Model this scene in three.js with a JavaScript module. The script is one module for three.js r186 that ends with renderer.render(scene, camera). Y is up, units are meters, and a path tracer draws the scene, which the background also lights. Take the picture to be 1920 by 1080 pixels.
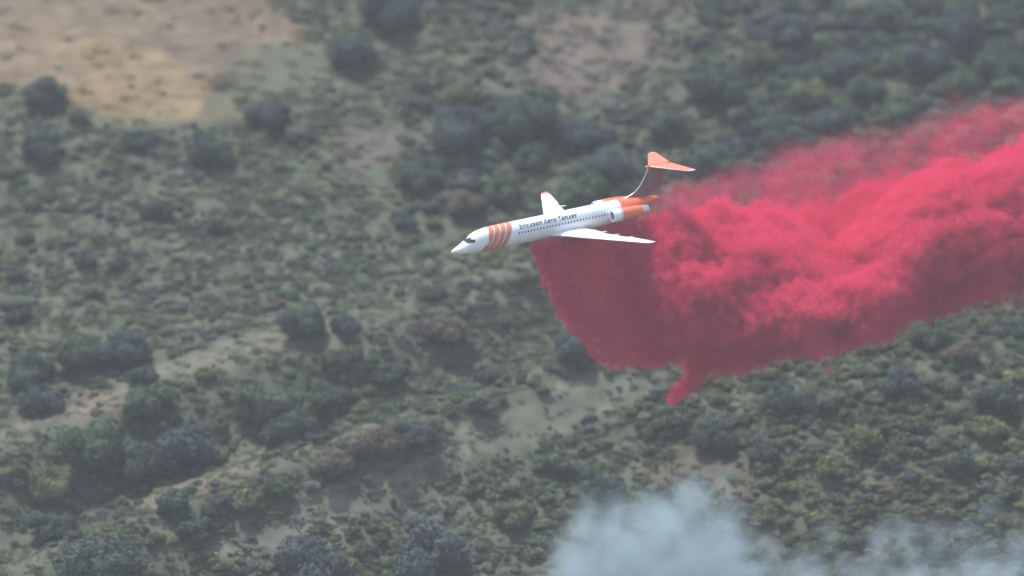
import * as THREE from 'three';
import { ImprovedNoise } from 'three/addons/math/ImprovedNoise.js';
import { mergeGeometries, mergeVertices } from 'three/addons/utils/BufferGeometryUtils.js';
import { FontLoader } from 'three/addons/loaders/FontLoader.js';
import { TextGeometry } from 'three/addons/geometries/TextGeometry.js';

// ------------------------------------------------------------------ camera, sky, sun, exposure
const V = (x, y, z) => new THREE.Vector3(x, y, z);
const scene = new THREE.Scene();
const PITCH = 15 * Math.PI / 180, FOCAL = 9644;          // telephoto from a helicopter; FOCAL in pixels of a 1920 wide frame
const EYE = V(0, 400, 0);
const camera = new THREE.PerspectiveCamera(2 * Math.atan(540 / FOCAL) * 180 / Math.PI, 1920 / 1080, 5, 9000);
camera.position.copy(EYE);
camera.lookAt(EYE.clone().add(V(0, -Math.sin(PITCH), -Math.cos(PITCH))));
const RIGHT = V(1, 0, 0), UPC = V(0, Math.cos(PITCH), -Math.sin(PITCH)), FWD = V(0, -Math.sin(PITCH), -Math.cos(PITCH));
camera.focus = 785;
camera.userData.fStop = 0.028;

const SKY = 0.85;
const SUN = V(-0.3, 1.0, -0.33).normalize();
{                                                         // hazy summer sky, brighter towards the horizon and round the sun
  const W = 256, H = 128, data = new Float32Array(W * H * 4), d = V(0, 0, 0);
  for (let j = 0; j < H; j++) for (let i = 0; i < W; i++) {
    const up = ((j + 0.5) / H - 0.5) * Math.PI, az = ((i + 0.5) / W - 0.5) * 2 * Math.PI;
    d.set(Math.cos(az) * Math.cos(up), Math.sin(up), Math.sin(az) * Math.cos(up));
    const t = Math.pow(Math.max(0, d.y), 0.5), glow = 0.5 * Math.exp((d.dot(SUN) - 1) * 9), o = (j * W + i) * 4;
    data[o] = (0.58 + (0.36 - 0.58) * t) + glow; data[o + 1] = (0.64 + (0.52 - 0.64) * t) + glow * 0.97; data[o + 2] = (0.72 + (0.82 - 0.72) * t) + glow * 0.9; data[o + 3] = 1;
  }
  const tex = new THREE.DataTexture(data, W, H, THREE.RGBAFormat, THREE.FloatType);
  tex.mapping = THREE.EquirectangularReflectionMapping; tex.magFilter = THREE.LinearFilter; tex.needsUpdate = true;
  scene.background = tex; scene.environment = tex;
  scene.backgroundIntensity = scene.environmentIntensity = SKY;
}
const sun = new THREE.DirectionalLight(new THREE.Color(1, 0.95, 0.88), 4.3);
sun.name = 'sun';
sun.target.position.set(0, 150, -850);
sun.position.copy(sun.target.position).addScaledVector(SUN, 600);
sun.castShadow = true;
sun.shadow.radius = 6;
sun.shadow.mapSize.set(4096, 4096);
Object.assign(sun.shadow.camera, { left: -260, right: 260, top: 260, bottom: -260, near: 10, far: 1500 });
scene.add(sun, sun.target);
scene.fog = new THREE.FogExp2(new THREE.Color(0.98, 0.99, 0.98), 0.00013);
const renderer = new THREE.WebGLRenderer({ antialias: true });
renderer.toneMapping = THREE.LinearToneMapping;
renderer.toneMappingExposure = 1.34;
renderer.shadowMap.enabled = true;

// ------------------------------------------------------------------ helpers
function rng(seed) {
  let a = seed >>> 0;
  return () => { a = (a + 0x6d2b79f5) | 0; let t = Math.imul(a ^ (a >>> 15), 1 | a); t = (t + Math.imul(t ^ (t >>> 7), 61 | t)) ^ t; return ((t ^ (t >>> 14)) >>> 0) / 4294967296; };
}
const gaussOf = (r) => () => Math.sqrt(-2 * Math.log(1 - r() * 0.999999)) * Math.cos(2 * Math.PI * r());
const perlin = new ImprovedNoise();
const fbm = (x, y, z, n = 4) => { let s = 0, a = 0.5, f = 1; for (let i = 0; i < n; i++) { s += a * perlin.noise(x * f + 31.7 * i, y * f + 17.3 * i, z * f + 5.1 * i); a *= 0.5; f *= 2.03; } return s; };
const clamp = THREE.MathUtils.clamp, lerp = THREE.MathUtils.lerp, smooth = THREE.MathUtils.smoothstep;
const lin = (r, g, b) => new THREE.Color().setRGB(r / 255, g / 255, b / 255, THREE.SRGBColorSpace);
const poly = (pts, x) => {                                // piecewise line
  if (x <= pts[0][0]) return pts[0][1];
  for (let i = 1; i < pts.length; i++) if (x <= pts[i][0]) return lerp(pts[i - 1][1], pts[i][1], (x - pts[i - 1][0]) / (pts[i][0] - pts[i - 1][0]));
  return pts[pts.length - 1][1];
};
// a point of the air at a given distance in front of the camera, and back
const spot = (px, py, depth) => EYE.clone().addScaledVector(FWD, depth).addScaledVector(RIGHT, (px - 960) / FOCAL * depth).addScaledVector(UPC, (540 - py) / FOCAL * depth);
const view = (p) => { const q = p.clone().sub(EYE), d = q.dot(FWD); return [960 + q.dot(RIGHT) / d * FOCAL, 540 - q.dot(UPC) / d * FOCAL, d]; };
const taken = new Map();
const numbered = (n) => { const k = taken.get(n) ?? 0; taken.set(n, k + 1); return k ? `${n}_${String(k).padStart(3, '0')}` : n; };
function tag(o, label, category, group, kind) {
  if (label) o.userData.label = label;
  if (category) o.userData.category = category;
  if (group) o.userData.group = group;
  if (kind) o.userData.kind = kind;
  return o;
}
function part(name, geometry, material, parent) {
  const m = new THREE.Mesh(geometry, material);
  m.name = name; m.castShadow = m.receiveShadow = true;
  parent.add(m);
  return m;
}

// ------------------------------------------------------------------ the hillside
const C_Y = 400 - 900 * Math.sin(PITCH), C_Z = -900 * Math.cos(PITCH);   // the middle of the view on the slope
const TAN = Math.tan(20 * Math.PI / 180);
function height(x, z) {
  const d = C_Z - z;                                      // metres up the slope, away from the camera
  const up = d > 160 ? 160 * TAN + 120 * TAN * (1 - Math.exp(-(d - 160) / 120)) : d < -130 ? -130 * TAN - 70 * TAN * (1 - Math.exp((d + 130) / 70)) : d * TAN;
  const w = (-43 * x + 75 * d) / 86.4;                    // across the diagonal spur
  let h = 3.6 * Math.exp(-(((w + 31.8) / 8) ** 2)) - 2.6 * Math.exp(-(((w + 16) / 9) ** 2)) + 2.2 * Math.exp(-(((w + 3) / 8) ** 2));
  h += 5 * Math.exp(-(((x - 66) / 40) ** 2) - (((d + 42) / 28) ** 2));
  h *= 1.15; h *= smooth(240 - Math.abs(x), 0, 120) * smooth(260 - Math.abs(d), 0, 120);
  h += 9 * fbm(x / 130, z / 130, 3.3, 3) + 1.6 * fbm(x / 17, z / 22, 8.8, 3);
  return C_Y + up + h;
}
function ground(px, py) {                                 // where the line of sight through a pixel meets the hillside
  const dir = spot(px, py, 1).sub(EYE).normalize();
  let a = 650, b = 650;
  for (; b < 1500; b += 3) { const p = EYE.clone().addScaledVector(dir, b); if (p.y < height(p.x, p.z)) break; a = b; }
  for (let i = 0; i < 14; i++) { const m = (a + b) / 2, p = EYE.clone().addScaledVector(dir, m); if (p.y < height(p.x, p.z)) b = m; else a = m; }
  return EYE.clone().addScaledVector(dir, b);
}
// soil and dry-grass patches: [px, py, rx, ry, turn in degrees, colour, weight]
const PATCH = [
  [200, 60, 330, 105, 0, lin(156, 136, 110), 1.0], [250, 165, 200, 74, 12, lin(166, 144, 108), 1.0], [30, 100, 130, 60, 0, lin(162, 140, 112), 1], [60, 20, 160, 40, 0, lin(152, 132, 108), 0.8],
  [420, 60, 130, 80, 0, lin(148, 130, 108), 0.8], [540, 120, 110, 50, 0, lin(122, 122, 100), 0.8], [470, 190, 60, 50, 0, lin(112, 112, 90), 0.5],
  [1110, 95, 130, 75, -10, lin(134, 122, 112), 0.9], [1200, 30, 120, 40, 0, lin(126, 116, 104), 0.6], [700, 270, 70, 50, 20, lin(124, 112, 106), 0.8], [680, 320, 60, 30, 0, lin(124, 114, 108), 0.7],
  [130, 775, 150, 30, -12, lin(142, 134, 120), 0.9], [210, 740, 60, 22, -20, lin(140, 128, 116), 0.9], [430, 665, 260, 34, -14, lin(134, 132, 114), 0.75], [820, 600, 230, 45, -14, lin(132, 132, 116), 0.65], [960, 500, 240, 40, -8, lin(118, 118, 106), 0.5],
  [330, 930, 75, 26, -18, lin(140, 128, 114), 0.9], [520, 995, 150, 34, -24, lin(144, 142, 128), 1.0], [720, 905, 170, 38, -27, lin(144, 142, 124), 1.0], [930, 815, 170, 44, -25, lin(142, 144, 124), 0.95], [1130, 740, 150, 46, -24, lin(140, 144, 126), 0.9], [620, 950, 170, 36, -26, lin(142, 142, 126), 0.9], [830, 858, 170, 36, -26, lin(142, 144, 124), 0.9], [1030, 778, 160, 40, -25, lin(140, 144, 124), 0.9],
  [60, 1000, 90, 60, 0, lin(112, 118, 100), 0.7], [640, 1000, 220, 50, -10, lin(116, 122, 112), 0.6], [1330, 880, 110, 50, 0, lin(126, 116, 98), 0.7], [1700, 930, 160, 40, 0, lin(118, 112, 104), 0.6], [470, 850, 60, 30, -30, lin(128, 118, 106), 0.7], [600, 800, 50, 25, 0, lin(130, 122, 100), 0.6],
];
function soilAt(x, z) {
  const [px, py] = view(V(x, height(x, z), z));
  const c = lin(115, 119, 100);
  c.lerp(lin(102, 112, 90), clamp(0.5 + 1.6 * fbm(x / 30, z / 30, 1.5, 3), 0, 1));
  const wx = 130 * fbm(x / 9, z / 13, 4.4, 5), wy = 75 * fbm(x / 9, z / 13, 9.4, 5);
  for (const [ax, ay, rx, ry, turn, col, k] of PATCH) {
    const t = turn * Math.PI / 180, dx = px + wx - ax, dy = py + wy - ay, u = (dx * Math.cos(t) + dy * Math.sin(t)) / rx, v = (-dx * Math.sin(t) + dy * Math.cos(t)) / ry;
    const e = u * u + v * v;
    if (e < 1.5) c.lerp(col, k * (1 - smooth(e, 0.6, 1.5)));
  }
  const n = 1 + 0.75 * fbm(x / 3.6, z / 2.4, 2.2, 4) + 0.5 * fbm(x / 12, z / 8, 6.2, 3);
  return c.multiplyScalar(clamp(n, 0.6, 1.5));
}
{
  const N = 1024, data = new Uint8Array(N * N * 4), c = new THREE.Color();
  for (let j = 0; j < N; j++) for (let i = 0; i < N; i++) {
    c.copy(soilAt(-140 + 280 * (i + 0.5) / N, -1030 + 320 * (j + 0.5) / N)).multiplyScalar(0.46).convertLinearToSRGB();
    const o = (j * N + i) * 4;
    data[o] = clamp(c.r, 0, 1) * 255; data[o + 1] = clamp(c.g, 0, 1) * 255; data[o + 2] = clamp(c.b, 0, 1) * 255; data[o + 3] = 255;
  }
  const tex = new THREE.DataTexture(data, N, N);
  tex.colorSpace = THREE.SRGBColorSpace; tex.magFilter = THREE.LinearFilter; tex.wrapS = tex.wrapT = THREE.MirroredRepeatWrapping; tex.needsUpdate = true;
  const axis = (lo, hi, step, reach) => {                 // fine where the photo looks, ever coarser beyond
    const a = []; for (let v = lo; v <= hi; v += step) a.push(v);
    for (let s = step, v = lo; v > -reach;) { s *= 1.25; v -= s; a.unshift(v); }
    for (let s = step, v = hi; v < reach;) { s *= 1.25; v += s; a.push(v); }
    return a;
  };
  const xs = axis(-150, 150, 1.2, 3000), zs = axis(-1040, -700, 1.2, 4000);
  const pos = [], uv = [], idx = [];
  for (const z of zs) for (const x of xs) { pos.push(x, height(x, z), z); uv.push((x + 140) / 280, (z + 1030) / 320); }
  for (let j = 0; j + 1 < zs.length; j++) for (let i = 0; i + 1 < xs.length; i++) { const a = j * xs.length + i, b = a + 1, c2 = a + xs.length, d = c2 + 1; idx.push(a, c2, b, b, c2, d); }
  const g = new THREE.BufferGeometry();
  g.setAttribute('position', new THREE.Float32BufferAttribute(pos, 3)); g.setAttribute('uv', new THREE.Float32BufferAttribute(uv, 2)); g.setIndex(idx); g.computeVertexNormals();
  const t = part('hillside', g, new THREE.MeshStandardMaterial({ map: tex, roughness: 1, name: 'dry_soil' }), scene);
  tag(t, 'dry grey brown hillside of bare soil and scrub', 'hillside', null, 'structure');
}

// ------------------------------------------------------------------ foliage
function lump(r, seed, detail, squash, amp = 0.32) {      // an uneven rounded mass
  const g = mergeVertices(new THREE.IcosahedronGeometry(1, detail).deleteAttribute('normal').deleteAttribute('uv')), p = g.attributes.position, v = V(0, 0, 0);
  for (let i = 0; i < p.count; i++) {
    v.fromBufferAttribute(p, i);
    v.multiplyScalar(r * (1 + amp * 1.6 * fbm(v.x * 1.7 + seed, v.y * 1.7, v.z * 1.7 + seed, 3)));
    v.y *= squash; p.setXYZ(i, v.x, v.y, v.z);
  }
  g.computeVertexNormals();
  return g;
}
function crown(seed, { lobes = 9, leaves = 900, leaf = 0.13, squash = 0.72 } = {}) {   // unit crown: radius about 1, base at y = 0
  const r = rng(seed), g = gaussOf(r), pos = [], col = [], idx = [];
  const L = [];
  for (let i = 0; i < lobes; i++) {
    const a = r() * 6.283, q = Math.sqrt(r()) * 0.66, h = i < 2 ? 0.55 + 0.2 * r() : 0.22 + 0.45 * r() * (1 - q * 0.7);
    L.push([Math.cos(a) * q, h, Math.sin(a) * q, 0.26 + 0.2 * r(), 0.8 + 0.4 * r()]);
  }
  const add = (c, nx, ny, nz, s, tone) => {               // one leafy spray: two crossed facets
    const n = V(nx, ny, nz).normalize(), t = V(g(), g(), g()).cross(n).normalize(), b = n.clone().cross(t), o = pos.length / 3;
    for (const [u, v] of [[-1, -0.6], [1, -0.7], [0.7, 0.8], [-0.6, 0.9]]) {
      const k = s * (0.7 + 0.6 * r());
      pos.push(c.x + t.x * u * k + b.x * v * k, c.y + t.y * u * k + b.y * v * k, c.z + t.z * u * k + b.z * v * k);
      col.push(tone, tone, tone);
    }
    idx.push(o, o + 1, o + 2, o, o + 2, o + 3);
  };
  for (let i = 0; i < leaves; i++) {
    const [lx, ly, lz, lr, tone] = L[(r() * L.length) | 0], n = V(g(), Math.abs(g()) * 0.9 - 0.25, g()).normalize(), k = lr * (0.72 + 0.42 * r());
    const c = V(lx + n.x * k, Math.max(0.03, (ly + n.y * k * 0.85) * squash / 0.72), lz + n.z * k);
    add(c, n.x + 0.7 * g(), n.y + 0.7 * g(), n.z + 0.7 * g(), leaf * (0.6 + 0.7 * r()), tone * (0.75 + 0.5 * r()));
  }
  for (const [lx, ly, lz, lr, tone] of L) {               // leafy inner mass of each lobe
    const m = lump(lr * 0.86, seed + lx * 9, 1, 0.8), o = pos.length / 3, q = m.attributes.position;
    for (let i = 0; i < q.count; i++) { pos.push(q.getX(i) + lx, Math.max(0.0, (q.getY(i) + ly) * squash / 0.72), q.getZ(i) + lz); col.push(tone, tone, tone); }
    for (const i of m.index.array) idx.push(o + i);
  }
  const geo = new THREE.BufferGeometry();
  geo.setAttribute('position', new THREE.Float32BufferAttribute(pos, 3)); geo.setAttribute('color', new THREE.Float32BufferAttribute(col, 3)); geo.setIndex(idx);
  geo.computeVertexNormals();
  return geo;
}
const TREE = [1, 2, 3, 4, 5].map((s) => crown(s * 71, { lobes: 16, leaves: 3400, leaf: 0.052, squash: 0.95 }));
const BUSH = [1, 2, 3, 4, 5, 6].map((s) => crown(s * 137, { lobes: 9, leaves: 1100, leaf: 0.092, squash: 0.72 }));
function grassMat(seed, n = 46) {                           // a flat patch of bent grass and low leaves, radius about 1
  const r = rng(seed), g = gaussOf(r), pos = [], col = [], idx = [];
  for (let i = 0; i < n; i++) {
    const a = r() * 6.283, q = Math.sqrt(r()) * (0.7 + 0.3 * r()), c = V(Math.cos(a) * q, 0.03 + 0.12 * r() * (1 - q * 0.6), Math.sin(a) * q), nrm = V(0.35 * g(), 1, 0.35 * g()).normalize();
    const t = V(g(), 0, g()).cross(nrm).normalize(), b = nrm.clone().cross(t), o = pos.length / 3, tone = 0.8 + 0.4 * r(), k = 0.1 + 0.09 * r();
    for (const [u, v] of [[-1, -0.4], [0.8, -0.7], [1.1, 0.5], [-0.7, 0.8]]) { pos.push(c.x + (t.x * u + b.x * v) * k, Math.max(0.01, c.y + (t.y * u + b.y * v) * k), c.z + (t.z * u + b.z * v) * k); col.push(tone, tone, tone); }
    idx.push(o, o + 1, o + 2, o, o + 2, o + 3);
  }
  const geo = new THREE.BufferGeometry();
  geo.setAttribute('position', new THREE.Float32BufferAttribute(pos, 3)); geo.setAttribute('color', new THREE.Float32BufferAttribute(col, 3)); geo.setIndex(idx); geo.computeVertexNormals();
  return geo;
}
const TUFT = [1, 2, 3, 4].map((s) => grassMat(s * 311));
const leafMat = (name, r, g, b) => new THREE.MeshPhysicalMaterial({ name, color: new THREE.Color().setRGB(r, g, b), vertexColors: true, roughness: 1, specularIntensity: 0.25, transmission: 0.42, thickness: 0, side: THREE.DoubleSide });
const SPECIES = {
  oak: { rgb: [0.069, 0.107, 0.088], word: 'dark green', name: 'dark_green' },
  blue: { rgb: [0.080, 0.112, 0.108], word: 'blue grey', name: 'blue_grey' },
  green: { rgb: [0.100, 0.147, 0.088], word: 'mid green', name: 'mid_green' },
  sage: { rgb: [0.180, 0.188, 0.160], word: 'grey green', name: 'grey_green' },
  lime: { rgb: [0.165, 0.196, 0.096], word: 'yellow green', name: 'yellow_green' },
  olive: { rgb: [0.150, 0.160, 0.094], word: 'olive', name: 'olive' },
  brown: { rgb: [0.150, 0.130, 0.105], word: 'brown', name: 'brown' },
};
for (const [k, s] of Object.entries(SPECIES)) s.mat = leafMat(k + '_leaves', ...s.rgb);
const bark = new THREE.MeshStandardMaterial({ name: 'bark', color: new THREE.Color().setRGB(0.11, 0.09, 0.07), roughness: 1 });
const trunkGeo = (() => {                                  // a short leaning trunk that forks into limbs, unit size
  const list = [];
  const limb = (a, b, r0, r1) => {
    const d = b.clone().sub(a), g = new THREE.CylinderGeometry(r1, r0, d.length(), 7);
    g.translate(0, d.length() / 2, 0); g.applyQuaternion(new THREE.Quaternion().setFromUnitVectors(V(0, 1, 0), d.clone().normalize())); g.translate(a.x, a.y, a.z); list.push(g);
  };
  limb(V(0, -0.25, 0), V(0.05, 0.28, 0.03), 0.11, 0.08);
  for (const [x, y, z] of [[0.4, 0.7, 0.1], [-0.35, 0.72, 0.2], [0.05, 0.85, -0.35], [-0.1, 0.8, 0.38]]) limb(V(0.05, 0.24, 0.03), V(x, y, z), 0.06, 0.025);
  return mergeGeometries(list);
})();

// every named bush or tree that stands out on the slope: [px, py of its middle, width in pixels, kind, label]
const NAMED = [
  [85, 158, 92, 'oak', 'lone dark green tree standing in the tan clearing near the left edge'],
  [82, 262, 82, 'oak', 'dark green tree just below the lone tree of the tan clearing'],
  [258, 254, 72, 'oak', 'round dark green bush under the middle of the tan clearing'],
  [392, 268, 92, 'oak', 'wide dark green bush under the right corner of the tan clearing'],
  [152, 211, 50, 'brown', 'small brown bush beside the lone tree on the tan clearing'],
  [108, 200, 34, 'blue', 'small blue grey bush touching the lone tree of the tan clearing'],
  [14, 318, 44, 'brown', 'dark brown bush cut by the left edge below the clearing'],
  [62, 380, 40, 'brown', 'left one of two upright brown bushes low on the left slope'],
  [124, 382, 36, 'brown', 'right one of two upright brown bushes low on the left slope'],
  [45, 438, 44, 'sage', 'grey green bush under the two upright brown bushes'],
  [290, 392, 62, 'blue', 'blue grey bush alone on the left slope, below the wide dark bush'],
  [412, 415, 58, 'brown', 'low brown bush on the left slope halfway to the airliner'],
  [165, 482, 54, 'blue', 'left one of a blue grey pair on the left slope'],
  [217, 488, 46, 'oak', 'dark right one of a bush pair on the left slope'],
  [30, 508, 46, 'blue', 'small blue grey bush at the left edge above the larger one'],
  [22, 580, 66, 'blue', 'large blue grey bush cut by the left edge at mid height'],
  [175, 548, 34, 'green', 'small green bush in the grey scrub at left'],
  [500, 205, 90, 'blue', 'blue grey thicket right of the tan clearing'],
  [560, 245, 70, 'sage', 'grey green bush next to the blue grey thicket right of the clearing'],
  [655, 82, 105, 'blue', 'blue grey bush in the dry grass near the top centre'],
  [725, 2, 130, 'blue', 'dark blue grey tree cut by the top edge'],
  [862, 168, 84, 'olive', 'olive bush on top of the dark grove above the airliner'],
  [866, 235, 130, 'blue', 'left tree of the dark grove above the airliner'],
  [985, 210, 140, 'oak', 'tallest dark green tree in the grove above the airliner'],
  [1095, 236, 105, 'blue', 'right tree of the dark grove above the airliner'],
  [1000, 288, 80, 'oak', 'dark green bush at the foot of the grove above the airliner'],
  [1130, 298, 105, 'blue', 'blue grey bush below the right end of the grove'],
  [1250, 222, 90, 'blue', 'blue grey bush between the grove and the upper right trees'],
  [790, 316, 92, 'oak', 'round dark green bush alone below the left end of the grove'],
  [870, 366, 84, 'brown', 'brown bush above the airliner nose, left of its far wing'],
  [948, 350, 84, 'green', 'mid green bush just left of the far wing tip'],
  [755, 408, 58, 'oak', 'small dark bush up and left of the airliner nose'],
  [813, 412, 38, 'olive', 'small olive bush right above the airliner nose'],
  [1090, 350, 90, 'green', 'mid green bush behind the far wing and the cabin roof'],
  [1345, 150, 115, 'oak', 'dark green tree at the left end of the upper right woods'],
  [1478, 42, 112, 'blue', 'blue grey tree near the top right of the bare brown patch'],
  [1512, 172, 78, 'lime', 'pale yellow green tree amid the dark upper right woods'],
  [1690, 196, 84, 'green', 'mid green tree just above the upper edge of the pink plume'],
  [1895, 160, 70, 'green', 'mid green tree at the right edge above the pink plume'],
  [1580, 112, 100, 'blue', 'blue grey tree above the pale yellow green one'],
  [1655, 30, 80, 'oak', 'dark tree near the top edge in the upper right woods'],
  [1730, 105, 95, 'blue', 'blue grey tree over the mid green tree in the upper right woods'],
  [1795, 50, 110, 'blue', 'large blue grey tree by the top right corner'],
  [1865, 105, 105, 'oak', 'dark green tree at the right edge below the corner'],
  [1620, 155, 85, 'oak', 'dark green tree between the yellow green and mid green trees'],
  [1450, 232, 110, 'oak', 'dark green tree right of the tail fin, above the plume'],
  [1340, 292, 100, 'oak', 'dark green bush just right of the tailplane'],
  [1400, 205, 80, 'green', 'mid green bush in the woods above the tailplane'],
  [1560, 215, 90, 'blue', 'blue grey bush hanging over the plume top edge'],
  [1790, 150, 90, 'green', 'mid green bush left of the tree at the right edge'],
  [1420, 95, 80, 'olive', 'olive bush at the left border of the upper right woods'],
  [560, 594, 96, 'oak', 'isolated round dark green bush left of and below the airliner'],
  [640, 605, 70, 'blue', 'low blue grey bush right beside the isolated dark bush'],
  [815, 545, 46, 'brown', 'small brown bush below the airliner nose'],
  [830, 606, 90, 'brown', 'wide brown bush below the airliner nose'],
  [640, 665, 70, 'green', 'mid green bush at the end of the pale strip under the isolated bush'],
  [1075, 645, 84, 'blue', 'blue grey tree against the left edge of the falling retardant'],
  [60, 690, 96, 'oak', 'dark green tree by the left edge over the pale bare strip'],
  [75, 738, 80, 'blue', 'blue grey bush at the foot of the tree by the left edge'],
  [150, 652, 90, 'green', 'mid green bush right of the tree by the left edge'],
  [235, 640, 96, 'blue', 'blue grey bush on the upper side of the pale bare strip'],
  [268, 698, 66, 'oak', 'small dark green bush on the pale strip at left'],
  [382, 696, 44, 'olive', 'small round olive bush alone on the pale strip'],
  [282, 740, 92, 'green', 'mid green tree topping the lower left thicket'],
  [335, 832, 120, 'blue', 'largest blue grey tree in the lower left thicket'],
  [262, 855, 100, 'oak', 'dark green tree left of the largest blue grey thicket tree'],
  [160, 832, 120, 'green', 'wide green bush at the left end of the lower left thicket'],
  [490, 745, 96, 'green', 'mid green bush at the right end of the lower left thicket'],
  [570, 738, 92, 'green', 'upper green bush in the middle of the lower slope'],
  [540, 795, 104, 'oak', 'dark green bush under the upper green one on the lower slope'],
  [640, 745, 70, 'blue', 'blue grey bush at the right of the green pair on the lower slope'],
  [620, 862, 80, 'brown', 'brown bush above the pale spur'],
  [705, 828, 92, 'brown', 'wide brown bush above the middle of the pale spur'],
  [775, 800, 86, 'blue', 'blue grey bush on the upper side of the pale spur'],
  [720, 700, 60, 'oak', 'dark bush between the pale strip and the pale spur'],
  [905, 748, 66, 'sage', 'grey green bush left of the falling retardant finger'],
  [920, 705, 60, 'blue', 'small blue grey bush above the grey green one by the spur'],
  [98, 905, 86, 'lime', 'bright yellow green bush near the left edge, low in the photo'],
  [96, 972, 92, 'oak', 'dark green tree under the bright yellow green bush'],
  [190, 1030, 140, 'oak', 'broad dark green tree at the bottom left'],
  [330, 935, 66, 'oak', 'small dark green bush on the bare patch above the bottom left tree'],
  [372, 985, 74, 'oak', 'dark green bush right of the bottom left tree'],
  [412, 935, 48, 'blue', 'narrow blue grey bush left of the small yellow green one'],
  [468, 935, 64, 'lime', 'small yellow green bush at the lower end of the pale spur'],
  [520, 905, 70, 'green', 'mid green bush over the lower end of the pale spur'],
  [575, 1045, 145, 'blue', 'large hazy blue grey tree at the bottom, left of centre'],
  [818, 1035, 135, 'blue', 'large hazy blue grey tree at the bottom centre'],
  [952, 962, 72, 'olive', 'olive bush above the large tree at the bottom centre'],
  [1130, 898, 80, 'oak', 'dark green bush just left of the smoke top'],
  [1040, 860, 70, 'green', 'mid green bush on the lower side of the pale spur'],
  [1340, 808, 84, 'oak', 'dark green bush above the right shoulder of the smoke'],
  [1425, 842, 70, 'oak', 'dark green bush right of the one above the smoke shoulder'],
  [1250, 780, 70, 'green', 'mid green bush right under the tip of the retardant finger'],
  [1480, 735, 80, 'oak', 'dark green bush below the middle of the pink plume'],
  [1565, 745, 70, 'sage', 'grey green bush below the middle of the pink plume'],
  [1690, 705, 80, 'blue', 'blue grey bush in the dense brush below the plume'],
  [1800, 655, 76, 'brown', 'brown bush in the brush right below the plume end'],
  [1868, 740, 86, 'oak', 'dark green tree by the right edge in the dense brush'],
  [1850, 800, 66, 'lime', 'yellow green bush under the dark tree by the right edge'],
  [1805, 862, 70, 'oak', 'dark round bush in the right hand brush above the thin smoke'],
  [1620, 815, 72, 'lime', 'largest yellow green bush in the dense brush at right'],
  [1560, 870, 60, 'lime', 'small yellow green bush down left of the largest one'],
  [1715, 790, 60, 'olive', 'olive bush between the two yellow green ones at right'],
  [1740, 615, 80, 'green', 'mid green bush touching the underside of the plume at right'],
  [1895, 610, 70, 'oak', 'dark green bush at the right edge just below the plume'],
];
const R = rng(20240), G = gaussOf(R);
const yAxis = V(0, 1, 0);
function plant(base, radius, kind, label, group, isTree, idx) {
  const s = SPECIES[kind], name = numbered(s.name + (isTree ? '_tree' : '_bush'));
  let o;
  if (isTree) {
    o = new THREE.Group();
    part('crown', TREE[idx % TREE.length], s.mat, o);
    part('trunk', trunkGeo, bark, o);
  } else o = new THREE.Mesh(BUSH[idx % BUSH.length], s.mat);
  o.name = name; o.castShadow = o.receiveShadow = true;
  o.position.copy(base); o.position.y -= 0.06 * radius;
  o.rotation.y = R() * 6.283;
  o.scale.set(radius * (0.95 + 0.25 * R()), radius * (0.8 + 0.25 * R()), radius * (0.9 + 0.2 * R()));
  tag(o, label, isTree ? 'tree' : 'bush', group);
  scene.add(o);
}
NAMED.forEach(([px, py, w, kind, label], i) => {
  const tall = w >= 76, p = ground(px, py + w * (tall ? 0.36 : 0.28));
  plant(p, w / 2 / 10.7 * 1.05, kind, label, 'bushes and trees of the hillside', tall, i);
});

// the scrub between them
const inPlume = (x, y) => x > 990 && y > poly([[990, 440], [1240, 360], [1450, 300], [1920, 200]], x) && y < poly([[1000, 460], [1050, 590], [1130, 690], [1300, 700], [1540, 680], [1760, 590], [1920, 565]], x);
const inSmoke = (x, y) => x > 1060 && y > poly([[1060, 960], [1200, 930], [1290, 900], [1390, 960], [1450, 980], [1920, 960]], x);
const zones = [   // [test, bushes per 100 m2, radius range, kinds by weight, place in words]
  [(x, y) => x < 470 && y < 225 && y < 240 - 0.0 * x, 0.12, [0.3, 0.6], ['brown', 'olive'], 'on the tan clearing'],
  [(x, y) => x > 1300 && y < 420 && y < 480 - 0.1 * x + 120, 11, [0.9, 2.7], ['oak', 'blue', 'green', 'oak', 'blue', 'sage', 'green'], 'in the upper right woods above the plume'],
  [(x, y) => x > 1000 && x <= 1300 && y < 170, 2.2, [0.5, 1.2], ['olive', 'sage', 'brown', 'olive'], 'around the bare brown patch at the top'],
  [(x, y) => x > 760 && x <= 1300 && y < 400, 8, [0.6, 2.1], ['oak', 'blue', 'sage', 'green', 'olive'], 'round the grove above the airliner'],
  [(x, y) => x > 1190 && y > 560, 17, [0.6, 1.75], ['green', 'oak', 'lime', 'olive', 'green', 'lime', 'sage', 'olive', 'green', 'blue', 'sage'], 'in the dense brush under the plume'],
  [(x, y) => y > 820 - 0.12 * x && x < 760 && y > 690, 8, [0.6, 1.8], ['green', 'sage', 'oak', 'green', 'lime', 'blue', 'green', 'sage'], 'in the lower left thicket'],
  [(x, y) => x >= 560 && y > 690, 9, [0.5, 1.6], ['sage', 'blue', 'green', 'olive', 'oak', 'brown'], 'along the pale spur at the bottom'],
  [(x, y) => x < 420 && y > 225 && y < 620, 6, [0.5, 1.3], ['brown', 'blue', 'sage', 'oak'], 'on the grey slope below the tan clearing'],
  [(x, y) => y < 225, 5, [0.5, 1.3], ['olive', 'sage', 'brown', 'blue'], 'in the dry grass near the top centre'],
  [() => true, 6.5, [0.5, 1.35], ['sage', 'olive', 'brown', 'green', 'blue', 'sage'], 'on the open slope left of the airliner'],
];
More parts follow.
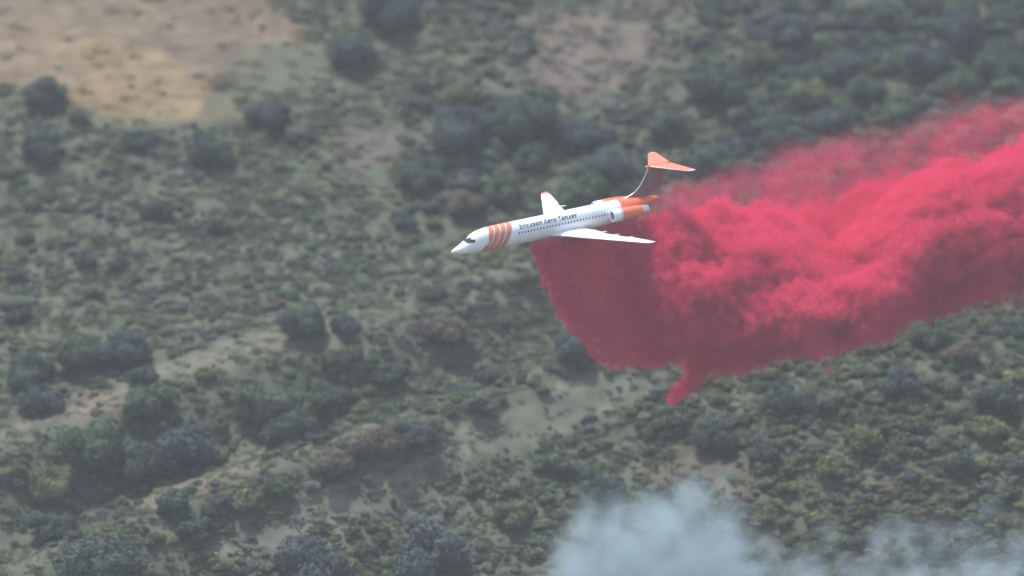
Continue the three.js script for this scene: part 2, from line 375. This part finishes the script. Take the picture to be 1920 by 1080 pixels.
const barePatch = (px, py, x, z) => {
  for (const [ax, ay, rx, ry, turn, , k] of PATCH) { if (k < 0.7) continue; const t = turn * Math.PI / 180, dx = px - ax, dy = py - ay, u = (dx * Math.cos(t) + dy * Math.sin(t)) / rx, v = (-dx * Math.sin(t) + dy * Math.cos(t)) / ry; if (u * u + v * v < 0.9 + 1.2 * fbm(x / 6, z / 6, 1, 2)) return true; }
  return false;
};
const cand = [];
{
  const X0 = -135, X1 = 135, Z0 = -1010, Z1 = -735, area = (X1 - X0) * (Z1 - Z0), n = Math.round(area / 100 * 45);
  for (let i = 0; i < n; i++) {
    const x = lerp(X0, X1, R()), z = lerp(Z0, Z1, R()), y = height(x, z), [px, py] = view(V(x, y, z)), roll = R(), t = R(), k = R();
    const zn = zones.findIndex((q) => q[0](px, py)), [, rate, [r0, r1], kinds] = zones[zn];
    const clump = clamp(1 + 2.6 * fbm(x / 14, z / 18, 12.2, 3), 0.15, 2.2), bare = barePatch(px, py, x, z) ? 0.14 : 1;
    if (roll > rate / 45 * 1.9 * clump * bare) continue;
    const rad = lerp(r0, r1, t * t * 0.75 + 0.25 * t) * (bare < 1 ? 0.7 : 1);
    const kind = kinds[Math.floor(clamp(k * 0.55 + 0.45 * clamp(0.5 + 1.5 * fbm(x / 22, z / 26, 40.2, 2), 0, 0.999), 0, 0.999) * kinds.length)];
    cand.push({ x, y, z, px, py, rad, kind, zn });
  }
}
cand.sort((a, b) => b.rad - a.rad);
const showing = cand.filter((c) => c.px > 8 && c.px < 1912 && c.py > 8 && c.py < 1072 && !inPlume(c.px, c.py - 10) && !inSmoke(c.px, c.py - 10));
const own = new Set(showing.slice(0, 300 - NAMED.length));
const LANDMARK = [
  [85, 158, 'the lone clearing tree'], [258, 254, 'the round bush under the clearing'], [392, 268, 'the wide bush under the clearing'], [500, 205, 'the blue grey thicket'], [655, 82, 'the top centre blue grey bush'], [725, 2, 'the dark tree at the top edge'],
  [866, 235, 'the left grove tree'], [985, 210, 'the tallest grove tree'], [1095, 236, 'the right grove tree'], [790, 316, 'the round bush under the grove'], [1110, 95, 'the bare brown patch'], [1250, 222, 'the bush between grove and woods'],
  [1345, 150, 'the leftmost woods tree'], [1478, 42, 'the tree beside the brown patch'], [1512, 172, 'the pale yellow green tree'], [1690, 196, 'the green tree over the plume'], [1895, 160, 'the green tree at the right edge'],
  [1580, 112, 'the tree above the yellow one'], [1655, 30, 'the topmost dark woods tree'], [1795, 50, 'the top right corner tree'], [1865, 105, 'the dark tree under the corner'], [1450, 232, 'the dark tree above the plume top'], [1340, 292, 'the bush right of the tailplane'],
  [850, 470, 'the airliner nose'], [1018, 350, 'the far wing tip'], [560, 594, 'the isolated dark bush'], [830, 606, 'the wide brown bush below the nose'], [290, 392, 'the lone blue grey bush'], [22, 580, 'the large bush at the left edge'], [60, 690, 'the tree at the left edge'],
  [282, 740, 'the green top of the thicket'], [335, 832, 'the largest thicket tree'], [98, 905, 'the bright yellow green bush'], [190, 1030, 'the bottom left tree'], [575, 1045, 'the hazy bottom tree left of centre'], [818, 1035, 'the hazy bottom centre tree'], [705, 828, 'the wide brown bush over the spur'], [570, 738, 'the upper green bush mid slope'], [1075, 645, 'the tree left of the falling curtain'],
  [1256, 755, 'the tip of the retardant finger'], [1290, 900, 'the top of the smoke'], [1340, 808, 'the dark bush over the smoke shoulder'], [1480, 735, 'the dark bush under the plume middle'], [1620, 815, 'the largest yellow green bush'], [1868, 740, 'the dark tree by the right edge'], [1805, 862, 'the dark bush above the thin smoke'], [1690, 705, 'the blue grey bush in the brush'], [1740, 615, 'the green bush under the plume end'], [952, 962, 'the olive bush at the bottom'],
];
let oi = 0;
const named = new Map();
for (const c of own) {
  const w = SPECIES[c.kind].word;
  let best = null, far = 1e9;
  for (const L of LANDMARK) { const d = Math.hypot(L[0] - c.px, L[1] - c.py); if (d < far) { far = d; best = L; } }
  const dx = c.px - best[0], dy = c.py - best[1], a = Math.round(Math.atan2(dy, dx) / (Math.PI / 4));
  const dir = { 0: 'right of', 1: 'below and right of', 2: 'below', 3: 'below and left of', 4: 'left of', '-4': 'left of', '-3': 'above and left of', '-2': 'above', '-1': 'above and right of' }[a];
  const size = c.rad > 2.1 ? 'large' : c.rad > 1.55 ? 'rounded' : 'low';
  const label = `${size} ${w} bush ${far < 45 ? 'just ' : far > 95 ? 'well ' : ''}${dir} ${best[2]}`;
  if (!named.has(label)) named.set(label, []);
  named.get(label).push({ c, far, group: `${w} bushes by ${best[2].replace('the ', '')}` });
}
for (const [label, set] of named) {                        // of two that read alike, say which is the nearer one
  set.sort((a, b) => a.far - b.far);
  const two = set.length === 2 && label.split(' ').length < 16;
  set.forEach(({ c, group }, k) => plant(V(c.x, c.y, c.z), c.rad, c.kind, two ? label.replace(' bush ', ` bush ${k ? 'farther' : 'nearer'} `) : label, group, false, oi++));
}
function scatter(name, geos, list, label, category, material) {
  const made = geos.map((g, i) => list.filter((_, k) => k % geos.length === i));
  const m4 = new THREE.Matrix4(), q = new THREE.Quaternion(), col = new THREE.Color();
  made.forEach((items, i) => {
    const im = new THREE.InstancedMesh(geos[i], material, items.length);
    im.name = numbered(name); im.castShadow = im.receiveShadow = true;
    items.forEach((c, k) => {
      q.setFromAxisAngle(yAxis, R() * 6.283);
      m4.compose(V(c.x, c.y - 0.06 * c.rad, c.z), q, V(c.rad * (1 + 0.35 * R()), c.rad * (0.75 + 0.35 * R()), c.rad));
      im.setMatrixAt(k, m4); im.setColorAt(k, col.setRGB(...c.rgb));
    });
    tag(im, label, category, null, 'stuff');
    scene.add(im);
  });
}
const plain = leafMat('scrub_leaves', 1, 1, 1);
const vary = (rgb, a) => { const k = 1 + a * G(), w = 0.05 * G(); return [clamp(rgb[0] * k * (1 + w), 0.02, 0.5), clamp(rgb[1] * k, 0.02, 0.5), clamp(rgb[2] * k * (1 - w), 0.02, 0.5)]; };
scatter('scrub', BUSH, cand.filter((c) => !own.has(c)).map((c) => ({ ...c, rgb: vary(SPECIES[c.kind].rgb.map((v) => v * (c.zn > 6 ? 1.4 : c.zn === 6 ? 1.25 : 1.1)), 0.16) })), 'dense low scrub covering the hillside between the bushes', 'scrub', plain);
{
  const tufts = [];
  for (let i = 0; i < 40000; i++) {
    const x = lerp(-130, 130, R()), z = lerp(-1010, -735, R()), y = height(x, z), [px, py] = view(V(x, y, z)), roll = R();
    if (roll > (barePatch(px, py, x, z) ? (py < 240 && px < 560 ? 0.08 : 0.4) : 0.95) * clamp(1 + 1.5 * fbm(x / 6, z / 9, 77, 3), 0.3, 1.4)) continue;
    const c = soilAt(x, z), g = (0.46 + 0.2 * R()) * (1 + 0.75 * fbm(x / 6, z / 5, 55, 4));
    tufts.push({ x, y, z, rad: 0.6 + 1.5 * R() ** 2, rgb: vary([c.r * g * 1.0, c.g * g * 1.1, c.b * g * 0.92], 0.14) });
  }
  scatter('dry_grass', TUFT, tufts, 'tufts of dry grass and low growth on the slope', 'dry grass', plain);
}

// ------------------------------------------------------------------ the air tanker (x aft from the nose, y up, z to its left)
const jet = new THREE.Group();
jet.name = 'air_tanker';
tag(jet, 'white twin engine T-tail jet air tanker with orange stripes and tail, releasing pink retardant', 'airplane');
{
  const cam = (a, b, c) => V(0, 0, 0).addScaledVector(RIGHT, a).addScaledVector(UPC, b).addScaledVector(FWD, -c);
  const aft = cam(0.87031, 0.18893, -0.45482), left = cam(0.49026, -0.24439, 0.83661), up = cam(-0.04691, 0.95109, 0.30532);
  const m = new THREE.Matrix4().makeBasis(aft, up, left).setPosition(spot(845.3, 461.5, 772));
  m.decompose(jet.position, jet.quaternion, jet.scale);
  jet.scale.set(1, 1, 1);
  scene.add(jet);
}
const paint = (name, c, rough = 0.35) => new THREE.MeshPhysicalMaterial({ name, color: c, roughness: rough, clearcoat: 0.5, clearcoatRoughness: 0.2 });
const rgb = (r, g, b) => new THREE.Color().setRGB(r, g, b);
const WHITE = paint('white_paint', rgb(0.84, 0.85, 0.86)), ORANGE = paint('orange_paint', rgb(0.80, 0.165, 0.065)), FIN = paint('fin_paint', rgb(0.15, 0.08, 0.08)), DARK = new THREE.MeshStandardMaterial({ name: 'dark_glass', color: rgb(0.02, 0.022, 0.025), roughness: 0.25 });
const METAL = new THREE.MeshStandardMaterial({ name: 'bare_metal', color: rgb(0.62, 0.62, 0.64), roughness: 0.35, metalness: 0.7 }), SOOT = new THREE.MeshStandardMaterial({ name: 'engine_inside', color: rgb(0.03, 0.03, 0.03), roughness: 0.6 }), INK = new THREE.MeshStandardMaterial({ name: 'black_lettering', color: rgb(0.03, 0.03, 0.035), roughness: 0.6 });
const BAND = paint('stripe_paint', rgb(0.62, 0.20, 0.11), 0.5), PANE = new THREE.MeshStandardMaterial({ name: 'window_pane', color: rgb(0.10, 0.11, 0.12), roughness: 0.3 });
const GREY = paint('grey_paint', rgb(0.55, 0.56, 0.58));
const PROFILE = [   // s, top, bottom, half width
  [0, -0.95, -1.03, 0.04], [0.25, -0.74, -1.2, 0.26], [0.7, -0.5, -1.36, 0.5], [1.4, -0.2, -1.54, 0.8], [2.1, 0.16, -1.66, 1.04], [2.8, 0.66, -1.74, 1.24], [3.6, 1.14, -1.79, 1.4], [4.6, 1.5, -1.82, 1.54],
  [5.8, 1.7, -1.83, 1.63], [7.2, 1.78, -1.83, 1.67], [14, 1.78, -1.83, 1.67], [20, 1.78, -1.83, 1.67], [25.5, 1.78, -1.83, 1.67], [27.5, 1.78, -1.7, 1.66], [29.5, 1.77, -1.3, 1.58], [31.5, 1.7, -0.72, 1.36], [33.2, 1.55, -0.18, 1.05], [34.7, 1.34, 0.2, 0.66], [35.7, 1.14, 0.42, 0.36], [36.4, 0.98, 0.56, 0.16],
];
function body(s) {
  let i = 0; while (i < PROFILE.length - 2 && s > PROFILE[i + 1][0]) i++;
  const a = PROFILE[Math.max(0, i - 1)], b = PROFILE[i], c = PROFILE[i + 1], d = PROFILE[Math.min(PROFILE.length - 1, i + 2)], h = c[0] - b[0], t = clamp((s - b[0]) / h, 0, 1);
  return [1, 2, 3].map((k) => {                            // Catmull-Rom through the stations
    const mb = i ? (c[k] - a[k]) / (c[0] - a[0]) * h : (c[k] - b[k]), mc = d === c ? (c[k] - b[k]) : (d[k] - b[k]) / (d[0] - b[0]) * h, t2 = t * t, t3 = t2 * t;
    return (2 * t3 - 3 * t2 + 1) * b[k] + (t3 - 2 * t2 + t) * mb + (-2 * t3 + 3 * t2) * c[k] + (t3 - t2) * mc;
  });
}
const skin = (s, th, lift = 0) => {                        // th = 0 at the top, towards the left side
  const [t, b, w] = body(s);
  return V(s, (t + b) / 2 + ((t - b) / 2 + lift) * Math.cos(th), (w + lift) * Math.sin(th));
};
function sheet(fn, nu, nv, closed = false) {               // grid of points fn(u, v), u and v from 0 to 1
  const pos = [], idx = [];
  for (let i = 0; i <= nu; i++) for (let j = 0; j <= nv; j++) { const p = fn(i / nu, j / nv); pos.push(p.x, p.y, p.z); }
  for (let i = 0; i < nu; i++) for (let j = 0; j < nv; j++) { const a = i * (nv + 1) + j, b = a + 1, c = a + nv + 1, d = c + 1; idx.push(a, c, b, b, c, d); }
  let g = new THREE.BufferGeometry();
  g.setAttribute('position', new THREE.Float32BufferAttribute(pos, 3)); g.setIndex(idx);
  if (closed) g = mergeVertices(g, 1e-4);
  g.computeVertexNormals();
  return g;
}
{
  const TAIL_AT = 29.0;
  const hull = part('fuselage', sheet((u, v) => skin(TAIL_AT * Math.pow(u, 1.4), v * 2 * Math.PI), 90, 56, true), WHITE, jet);
  const tail = part('tail_section', sheet((u, v) => skin(lerp(TAIL_AT, 36.4, u), v * 2 * Math.PI, u === 1 ? -0.1 : 0), 40, 48, true), ORANGE, jet);
  tail.userData.label = 'orange rear fuselage';
  // slanting orange bands round the forward fuselage
  for (let k = 0; k < 4; k++) {
    const s0 = 6.25 + k * 1.02, w = 0.88, slant = (th) => -0.95 * (1 - Math.cos(th)) / 2 * 2.0;
    part('orange_stripe', sheet((u, v) => { const th = v * 2 * Math.PI; return skin(s0 + slant(th) + w * u, th, 0.012); }, 3, 56, true), BAND, hull);
  }
  // cabin windows, both sides
  for (const side of [1, -1]) for (let k = 0; k < 30; k++) {
    const s = 10.9 + k * 0.535, th = 1.36 * side;
    part('cabin_window', sheet((u, v) => skin(s + 0.23 * (u - 0.5), th + 0.17 * (v - 0.5), 0.014), 2, 2), PANE, hull);
  }
  // cockpit glazing
  for (const side of [1, -1]) for (const [a, b, c, d] of [[0.12, 0.92, 2.22, 2.5], [0.98, 1.22, 2.3, 3.0], [1.24, 1.34, 2.55, 3.5]]) {
    part('cockpit_window', sheet((u, v) => {
      const y0 = 0.18, y1 = 0.62, y = lerp(y0, y1, v), s = lerp(c, d, u) + 0.42 * v * (a < 0.5 ? 1 : 0.35);
      const [t, bo, w] = body(s), cy = (t + bo) / 2, ch = (t - bo) / 2, yy = clamp((y - cy) / ch, -0.98, 0.98);
      const full = Math.acos(yy), th = a < 0.5 ? full * lerp(0.06, 1, u) : full;
      return skin(a < 0.5 ? s + 0.35 * u : s, th * side, 0.016);
    }, 6, 4), DARK, hull);
  }
  // doors: thin outlines are the gaps round a panel a little proud of the skin
  for (const [s, th, w] of [[4.9, 1.35, 0.86], [26.2, 1.3, 0.7]]) part('cabin_door', sheet((u, v) => skin(s + w * u, th - 0.55 + 1.05 * v, 0.012), 4, 10), WHITE, hull);
  // lettering along the left side
  const font = await new FontLoader().loadAsync('fonts/droid/droid_sans_bold.typeface.json');
  const write = (text, s0, s1, y0, cap, name, mat) => {
    const g = new TextGeometry(text, { font, size: 1, depth: 0.012, curveSegments: 4 });
    g.computeBoundingBox();
    const bb = g.boundingBox, p = g.attributes.position, k = (s1 - s0) / (bb.max.x - bb.min.x), r = 1.74;
    for (let i = 0; i < p.count; i++) {
      const s = s0 + (p.getX(i) - bb.min.x) * k, th = y0 - p.getY(i) * cap / r, q = skin(s, th, 0.01 + p.getZ(i));
      p.setXYZ(i, q.x, q.y, q.z);
    }
    g.computeVertexNormals();
    const o = part(name, g, mat, hull);
    return o;
  };
  write('Erickson Aero Tanker', 11.2, 21.2, 1.06, 0.74, 'lettering', INK).userData.label = 'black lettering along the cabin side';
  // belly tank with its doors
  const pod = part('belly_tank', sheet((u, v) => { const s = lerp(14.2, 25.2, u), k = Math.sin(Math.PI * clamp(u, 0, 1)) ** 0.45, a = lerp(-1, 1, v) * 1.2; return V(s, -1.2 - 0.2 * k - 0.95 * k * Math.cos(a * 0.9), 1.45 * k * Math.sin(a)); }, 30, 18), WHITE, jet);
  for (const z of [-0.45, 0.45]) { const g = new THREE.BoxGeometry(5, 0.5, 0.05); g.rotateX(z > 0 ? -0.5 : 0.5); g.translate(19.6, -2.5, z * 1.5); part('drop_door', g, GREY, pod); }

  // aerofoil surfaces: stations [leading edge s, chord, lateral z, height y, thickness]
  const foil = (stations, side, upright = false, from = 0, to = 1, tip = true) => {
    const n = 20, at = (f) => { const x = f * (stations.length - 1), i = Math.min(stations.length - 2, Math.floor(x)), t = x - i; return stations[i].map((a, k) => lerp(a, stations[i + 1][k], t)); };
    const pt = (f, v) => {
      const [le, ch, z, y, th] = at(f), ang = v * 2 * Math.PI, c = 0.5 + 0.5 * Math.cos(ang), cc = lerp(from, to, c), yt = 5 * th * (0.2969 * Math.sqrt(cc) - 0.126 * cc - 0.3516 * cc * cc + 0.2843 * cc ** 3 - 0.1036 * cc ** 4) * ch, sg = Math.sin(ang) >= 0 ? 1 : -1;
      const o = Math.abs(Math.sin(ang)) < 1e-6 && (cc === 0 || cc === 1) ? 0 : yt * sg + 0.25 * th * ch * 4 * cc * (1 - cc) * (upright ? 0 : 0.35);
      return upright ? V(le + cc * ch, y, z + o) : V(le + cc * ch, y + o, z * side);
    };
    const g = sheet((u, v) => pt(u, v), (stations.length - 1) * 8, n * 2, true), parts = [g];
    if (tip) for (const f of [0, 1]) parts.push(sheet((u, v) => { const [le, ch, z, y] = at(f), c = upright ? V(le + ch * 0.5, y, z) : V(le + ch * 0.5, y, z * side); return pt(f, v).lerp(c, u); }, 1, n * 2));
    parts.forEach((q) => { q.deleteAttribute('uv'); });
    return mergeGeometries(parts);
  };
  const W = [[16.5, 7.6, 0.9, -1.3, 0.12], [17.6, 6.2, 2.2, -1.22, 0.12], [19.35, 4.35, 5.6, -1.02, 0.11], [24.4, 1.55, 15.5, -0.34, 0.10]], WT = [[24.4, 1.55, 15.5, -0.34, 0.10], [24.75, 1.3, 16.15, -0.29, 0.1], [25.3, 0.7, 16.42, -0.27, 0.08]];
  for (const side of [1, -1]) {
    const w = part('wing', foil(W, side, false, 0, 0.78), WHITE, jet);
    part('wing_tip', foil(WT, side), side > 0 ? WHITE : ORANGE, w);
    for (const z of [4.2, 7.2, 10.2]) { const f = new THREE.SphereGeometry(1, 10, 8); f.scale(1.5, 0.2, 0.16); f.translate(poly(W.map((q) => [q[2], q[0] + 0.9 * q[1]]), z), poly(W.map((q) => [q[2], q[3]]), z) - 0.32, z * side); part('flap_fairing', f, WHITE, w); }
    const seg = (a, b, from, to, drop) => {
      const st = [a, b].map((z) => { let i = 0; while (i < W.length - 2 && z > W[i + 1][2]) i++; const t = (z - W[i][2]) / (W[i + 1][2] - W[i][2]), q = W[i].map((v, k) => lerp(v, W[i + 1][k], t)); return [q[0] + from * q[1], (to - from) * q[1], z, q[3] + 0.02 - drop * 0.0, 0.13]; });
      const g = foil(st, side), p = g.attributes.position;
      for (let i = 0; i < p.count; i++) { const z = Math.abs(p.getZ(i)), f = clamp((z - a) / (b - a), 0, 1), le = lerp(st[0][0], st[1][0], f); p.setY(i, p.getY(i) - (p.getX(i) - le) * drop); }
      g.computeVertexNormals();
      return g;
    };
    part('flap', seg(2.3, 5.5, 0.785, 1.02, 0.22), WHITE, w);
    part('flap', seg(5.7, 10.6, 0.785, 1.02, 0.22), WHITE, w);
    part('aileron', seg(10.8, 15.3, 0.785, 1.0, 0.02), WHITE, w);
    // engine on the rear fuselage
    const eng = new THREE.Group(); eng.name = 'engine'; jet.add(eng);
    eng.position.set(-0.35, 0.3, 2.8 * side); eng.scale.set(1, 1.1, 1.1);
    const turn = (pts, m, name) => part(name, (() => { const g = new THREE.LatheGeometry(pts.map(([r, s]) => new THREE.Vector2(r, s)), 32); g.rotateZ(-Math.PI / 2); return g; })(), m, eng);
    turn([[0.60, 26.95], [0.68, 26.8], [0.78, 26.84], [0.85, 27.1], [0.89, 27.6], [0.90, 28.05]], WHITE, 'inlet_cowl').userData.label = 'white inlet cowl';
    turn([[0.60, 26.95], [0.62, 27.4], [0.60, 27.9]], GREY, 'inlet_duct');
    turn([[0.001, 27.75], [0.6, 27.9]], SOOT, 'fan');
    turn([[0.90, 28.05], [0.875, 28.15], [0.875, 28.3], [0.89, 28.34]], GREY, 'cowl_band');
    turn([[0.89, 28.34], [0.90, 29.2], [0.87, 30.4], [0.80, 31.4], [0.74, 31.9]], ORANGE, 'nacelle').userData.label = 'orange nacelle';
    turn([[0.74, 31.9], [0.68, 32.5], [0.60, 33.1], [0.56, 33.1], [0.5, 32.2], [0.001, 32.1]], METAL, 'exhaust_nozzle');
    const py = new THREE.BoxGeometry(4.2, 0.3, 1.6, 6, 1, 1); { const p = py.attributes.position; for (let i = 0; i < p.count; i++) { const e = Math.abs(p.getX(i)) / 2.1; p.setY(i, p.getY(i) * (1 - 0.75 * e * e)); } py.computeVertexNormals(); }
    py.translate(30.3, 0.05, -1.15 * side); part('pylon', py, ORANGE, eng);
    // tailplane half
    const st = part('tailplane', foil([[34.75, 4.0, 0, 5.98, 0.1], [38.15, 1.5, 5.75, 6.02, 0.09]], side, false, 0, 0.72), ORANGE, jet);
    part('elevator', foil([[37.66, 1.1, 0.25, 5.97, 0.1], [39.24, 0.42, 5.7, 6.01, 0.1]], side), ORANGE, st);
    part('tailplane_tip', foil([[38.15, 1.5, 5.755, 6.02, 0.09], [38.7, 0.8, 6.15, 6.02, 0.07]], side), GREY, st);
  }
  // fin with its curved root
  const fl = [[1.6, 29.6], [1.85, 30.8], [2.3, 32.0], [3.1, 33.0], [4.4, 33.95], [5.85, 34.75]], ft = [[1.6, 36.4], [5.85, 38.4]];
  const fs = []; for (let i = 0; i <= 10; i++) { const y = lerp(1.45, 5.9, i / 10), le = poly(fl, y), te = poly(ft, y); fs.push([le, te - le, 0, y, i < 3 ? 0.07 : 0.1]); }
  const fin = part('fin', foil(fs, 1, true, 0.03, 0.76), FIN, jet);
  part('rudder', foil(fs.slice(1).map(([le, ch, z, y]) => [le + ch * 0.77, ch * 0.23, z, y, 0.1]), 1, true), FIN, fin);
  part('fin_leading_edge', foil(fs.map(([le, ch, z, y, t]) => [le - 0.02, ch, z, y, t * 1.04]), 1, true, 0, 0.032), METAL, fin);
  const bullet = new THREE.SphereGeometry(1, 20, 14); bullet.scale(2.0, 0.3, 0.34); bullet.translate(36.2, 5.98, 0); part('tailplane_fairing', bullet, ORANGE, fin);
}

// ------------------------------------------------------------------ airborne droplets: the retardant and the smoke, real particles lit by sun and sky
function puffGeometry(seed, n, size) {                     // a puff of n tiny four-sided drops, radius about 1
  const r = rng(seed), g = gaussOf(r), pos = new Float32Array(n * 12), idx = [];
  const T = [[1, 1, 1], [1, -1, -1], [-1, 1, -1], [-1, -1, 1]];
  for (let i = 0; i < n; i++) {
    const c = V(g(), g(), g()).multiplyScalar(0.45), q = new THREE.Quaternion(g(), g(), g(), g()).normalize(), s = size * (0.6 + 0.8 * r()) * 0.6;
    T.forEach((t, k) => { const v = V(...t).multiplyScalar(s).applyQuaternion(q).add(c); pos.set([v.x, v.y, v.z], i * 12 + k * 3); });
    const o = i * 4; idx.push(o, o + 1, o + 2, o, o + 3, o + 1, o, o + 2, o + 3, o + 1, o + 3, o + 2);
  }
  const geo = new THREE.BufferGeometry();
  geo.setAttribute('position', new THREE.BufferAttribute(pos, 3)); geo.setIndex(idx);
  return geo;
}
const dropMat = (name, r, g, b, t) => new THREE.MeshPhysicalMaterial({ name, color: rgb(r, g, b), roughness: 1, specularIntensity: 0, transmission: t, thickness: 0, side: THREE.DoubleSide, flatShading: true });
function airborne(name, geo, material, list, parent) {
  const im = new THREE.InstancedMesh(geo, material, list.length), m4 = new THREE.Matrix4(), q = new THREE.Quaternion();
  list.forEach(([p, s], i) => { q.set(G(), G(), G(), G()).normalize(); m4.compose(p, q, V(s, s, s)); im.setMatrixAt(i, m4); });
  im.name = name; im.castShadow = im.receiveShadow = true;
  im.userData.kind = 'stuff';
  parent.add(im);
  return im;
}
const pathDepth = (px) => 772 + 0.455 * (px - 845) / 10.76;   // the flight path recedes behind the aircraft
{
  const plume = new THREE.Group(); plume.name = 'retardant_plume'; scene.add(plume);
  tag(plume, 'billowing plume of pink red fire retardant falling behind the airliner', 'retardant', null, 'stuff');
  // edges of the falling mass along the path, in the picture's measure; w is the half width across the path in metres
  const top = [[1000, 452], [1060, 440], [1150, 416], [1230, 404], [1330, 398], [1450, 385], [1560, 365], [1660, 345], [1780, 312], [1920, 278], [2200, 215]];
  const bot = [[1000, 462], [1020, 530], [1045, 580], [1075, 625], [1110, 668], [1150, 690], [1240, 686], [1330, 690], [1440, 684], [1540, 676], [1620, 640], [1700, 600], [1790, 575], [1920, 560], [2200, 520]];
  const wid = [[1000, 0.7], [1100, 1.6], [1200, 2.6], [1280, 5], [1400, 7], [1550, 8.5], [1700, 9.5], [1920, 11], [2200, 14]];
  const near = [[1000, 0], [1180, 0.5], [1300, 7], [1450, 12], [1560, 17], [1700, 13], [1920, 9], [2200, 8]];   // how far the mass rolls out of the path, towards the camera,
  const belly = [[1200, -0.4], [1300, 0.05], [1400, 0.15], [1480, 0.45], [1560, 0.95], [1640, 0.7], [1720, 0.3], [1800, 0.05], [2200, 0]];   // and at what height it does
  const list = [], r = rng(99);
  let tries = 0;
  while (list.length < 78000 && tries++ < 3e6) {
    const u = 1000 + 1130 * Math.pow(r(), 0.95), v = 240 + 470 * r(), w = -16 + 46 * r();
    const t = poly(top, u), b = poly(bot, u), c = (t + b) / 2, h = (b - t) / 2, W = poly(wid, u);
    const ey = (v - c) / h;
    if (ey < -1.5 || ey > 1.4) continue;
    const q = (ey - poly(belly, u)) / 1.25, wc = poly(near, u) * (1 - q * q), ez = (w - wc) / W;
    if (Math.abs(ez) > 1.8) continue;
    const p = spot(u, v, pathDepth(u) - w), ax = p.x * 0.87 + p.y * 0.42, ay = p.y * 0.87 - p.x * 0.42, n1 = fbm(ax / 11, ay / 6.5, p.z / 8, 4), n2 = fbm(ax / 5 + 9, ay / 2.4, p.z / 3, 3);
    const f = 1 - Math.pow(Math.pow(Math.abs(ey), 3) + Math.pow(Math.abs(ez), 2.2), 0.5) + smooth(u, 1180, 1330) * (0.85 * n1 + 0.3 * n2) + 0.06 * n2;
    const dens = Math.pow(smooth(f, -0.2, 0.34), 1.5) * (0.75 + 0.5 * n1);
    if (r() < dens) list.push([p, (0.55 + 0.7 * r()) * (0.55 + 0.45 * smooth(u, 1080, 1260))]);
  }
  // the fresh curtain right under the aircraft, thin and dense, with a clean leading edge
  for (let i = 0; i < 19000; i++) {
    const u = 1000 + 250 * r(), t = poly(top, u) + 6, streak = fbm(u / 11, 8, 2, 4), b = poly(bot, u) + 16 * fbm(u / 30, 8, 7, 3) + 34 * Math.max(0, streak), k = r(), v = lerp(t, b, k);
    const fold = fbm((u - 0.25 * v) / 16, v / 120, 4, 4);      // long folds drawn out by the fall
    if (r() > 0.7 + 1.9 * fold) continue;
    list.push([spot(u + 20 * fbm(v / 14, 3, 1, 4), v, pathDepth(u) - 2.6 * fold - 0.4 * poly(wid, u) * G()), 0.3 + 0.28 * r()]);
  }
  // the finger that falls ahead of the rest
  for (let i = 0; i < 2400; i++) {
    const t = Math.pow(r(), 1.25), bend = 16 * fbm(t * 4, 1, 1, 3), w = lerp(30, 11, t) * (1 + 1.2 * fbm(t * 9, 6, 2, 3));
    if (r() < 0.75 * t * t) continue;
    list.push([spot(lerp(1345, 1258, t) + bend + w * G() * 0.45, lerp(655, 756, t) + w * G() * 0.4, pathDepth(1300) + 1.6 * G()), 0.25 + 0.4 * r()]);
  }
  const red = dropMat('retardant_drops', 0.94, 0.165, 0.35, 0.5);
  airborne('dense_fall', puffGeometry(5, 120, 0.052), red, list, plume);
  // thin red mist drifting above and behind the mass
  const mist = [], mt = [[1225, 372], [1300, 345], [1420, 305], [1520, 270], [1660, 245], [1780, 215], [1920, 180], [2150, 130]];
  tries = 0;
  while (mist.length < 900 && tries++ < 1e6) {
    const u = 1220 + 900 * r(), v = 120 + 360 * r(), w = -10 + 5 * G();
    const a = poly(mt, u), b = poly(top, u) + 30, y = (v - a) / (b - a);
    if (y > 1.2 || y < -0.6) continue;
    const p = spot(u, v, pathDepth(u) - w), n1 = fbm(p.x / 13 + 50, p.y / 6 - p.x / 16, p.z / 9, 4);
    const edge = smooth(y + 0.6 * n1, 0.0, 0.2), veil = 0.5 + 0.5 * Math.exp(-(((y - 0.2) / 0.16) ** 2)) + 0.9 * smooth(y, 0.6, 1.1);
    if (r() < edge * veil * clamp(0.9 + 1.2 * n1, 0.25, 1.5) * 0.6) mist.push([p, 1.6 + 1.8 * r()]);
  }
  airborne('thin_mist', puffGeometry(6, 2300, 0.0065), red, mist, plume);
}
{
  const topS = [[430, 1075], [560, 1000], [700, 1040], [820, 990], [950, 1030], [1060, 1020], [1090, 960], [1160, 945], [1200, 950], [1240, 915], [1290, 905], [1370, 925], [1400, 985], [1450, 1040], [1540, 1010], [1640, 985], [1760, 985], [1860, 975], [1950, 960], [2150, 960]];
  const thick = [[980, 0.0], [1030, 0.3], [1080, 0.9], [1200, 1.2], [1380, 1.1], [1450, 0.45], [1600, 0.28], [2150, 0.2]];
  const list = [], r = rng(4242);
  let tries = 0;
  while (list.length < 2250 && tries++ < 2e6) {
    const u = 980 + 1120 * r(), v = 860 + 380 * r(), w = G() * 5;
    const p = spot(u, v, 650 - w), n1 = fbm(p.x / 5, p.y / 5, p.z / 8 + 3, 4), y = v - poly(topS, u) + 70 * n1;
    const d = smooth(y, -40, 170) * poly(thick, u) * clamp(0.75 + 1.3 * n1, 0.15, 1.5);
    if (r() < d * 0.62) list.push([p, 1.2 + 1.2 * r()]);
  }
  const im = airborne('smoke', puffGeometry(8, 1400, 0.0112), dropMat('smoke_particles', 0.68, 0.76, 0.79, 0.5), list, scene);
  tag(im, 'pale blue grey smoke rising at the bottom right', 'smoke', null, 'stuff');
}
renderer.render(scene, camera);
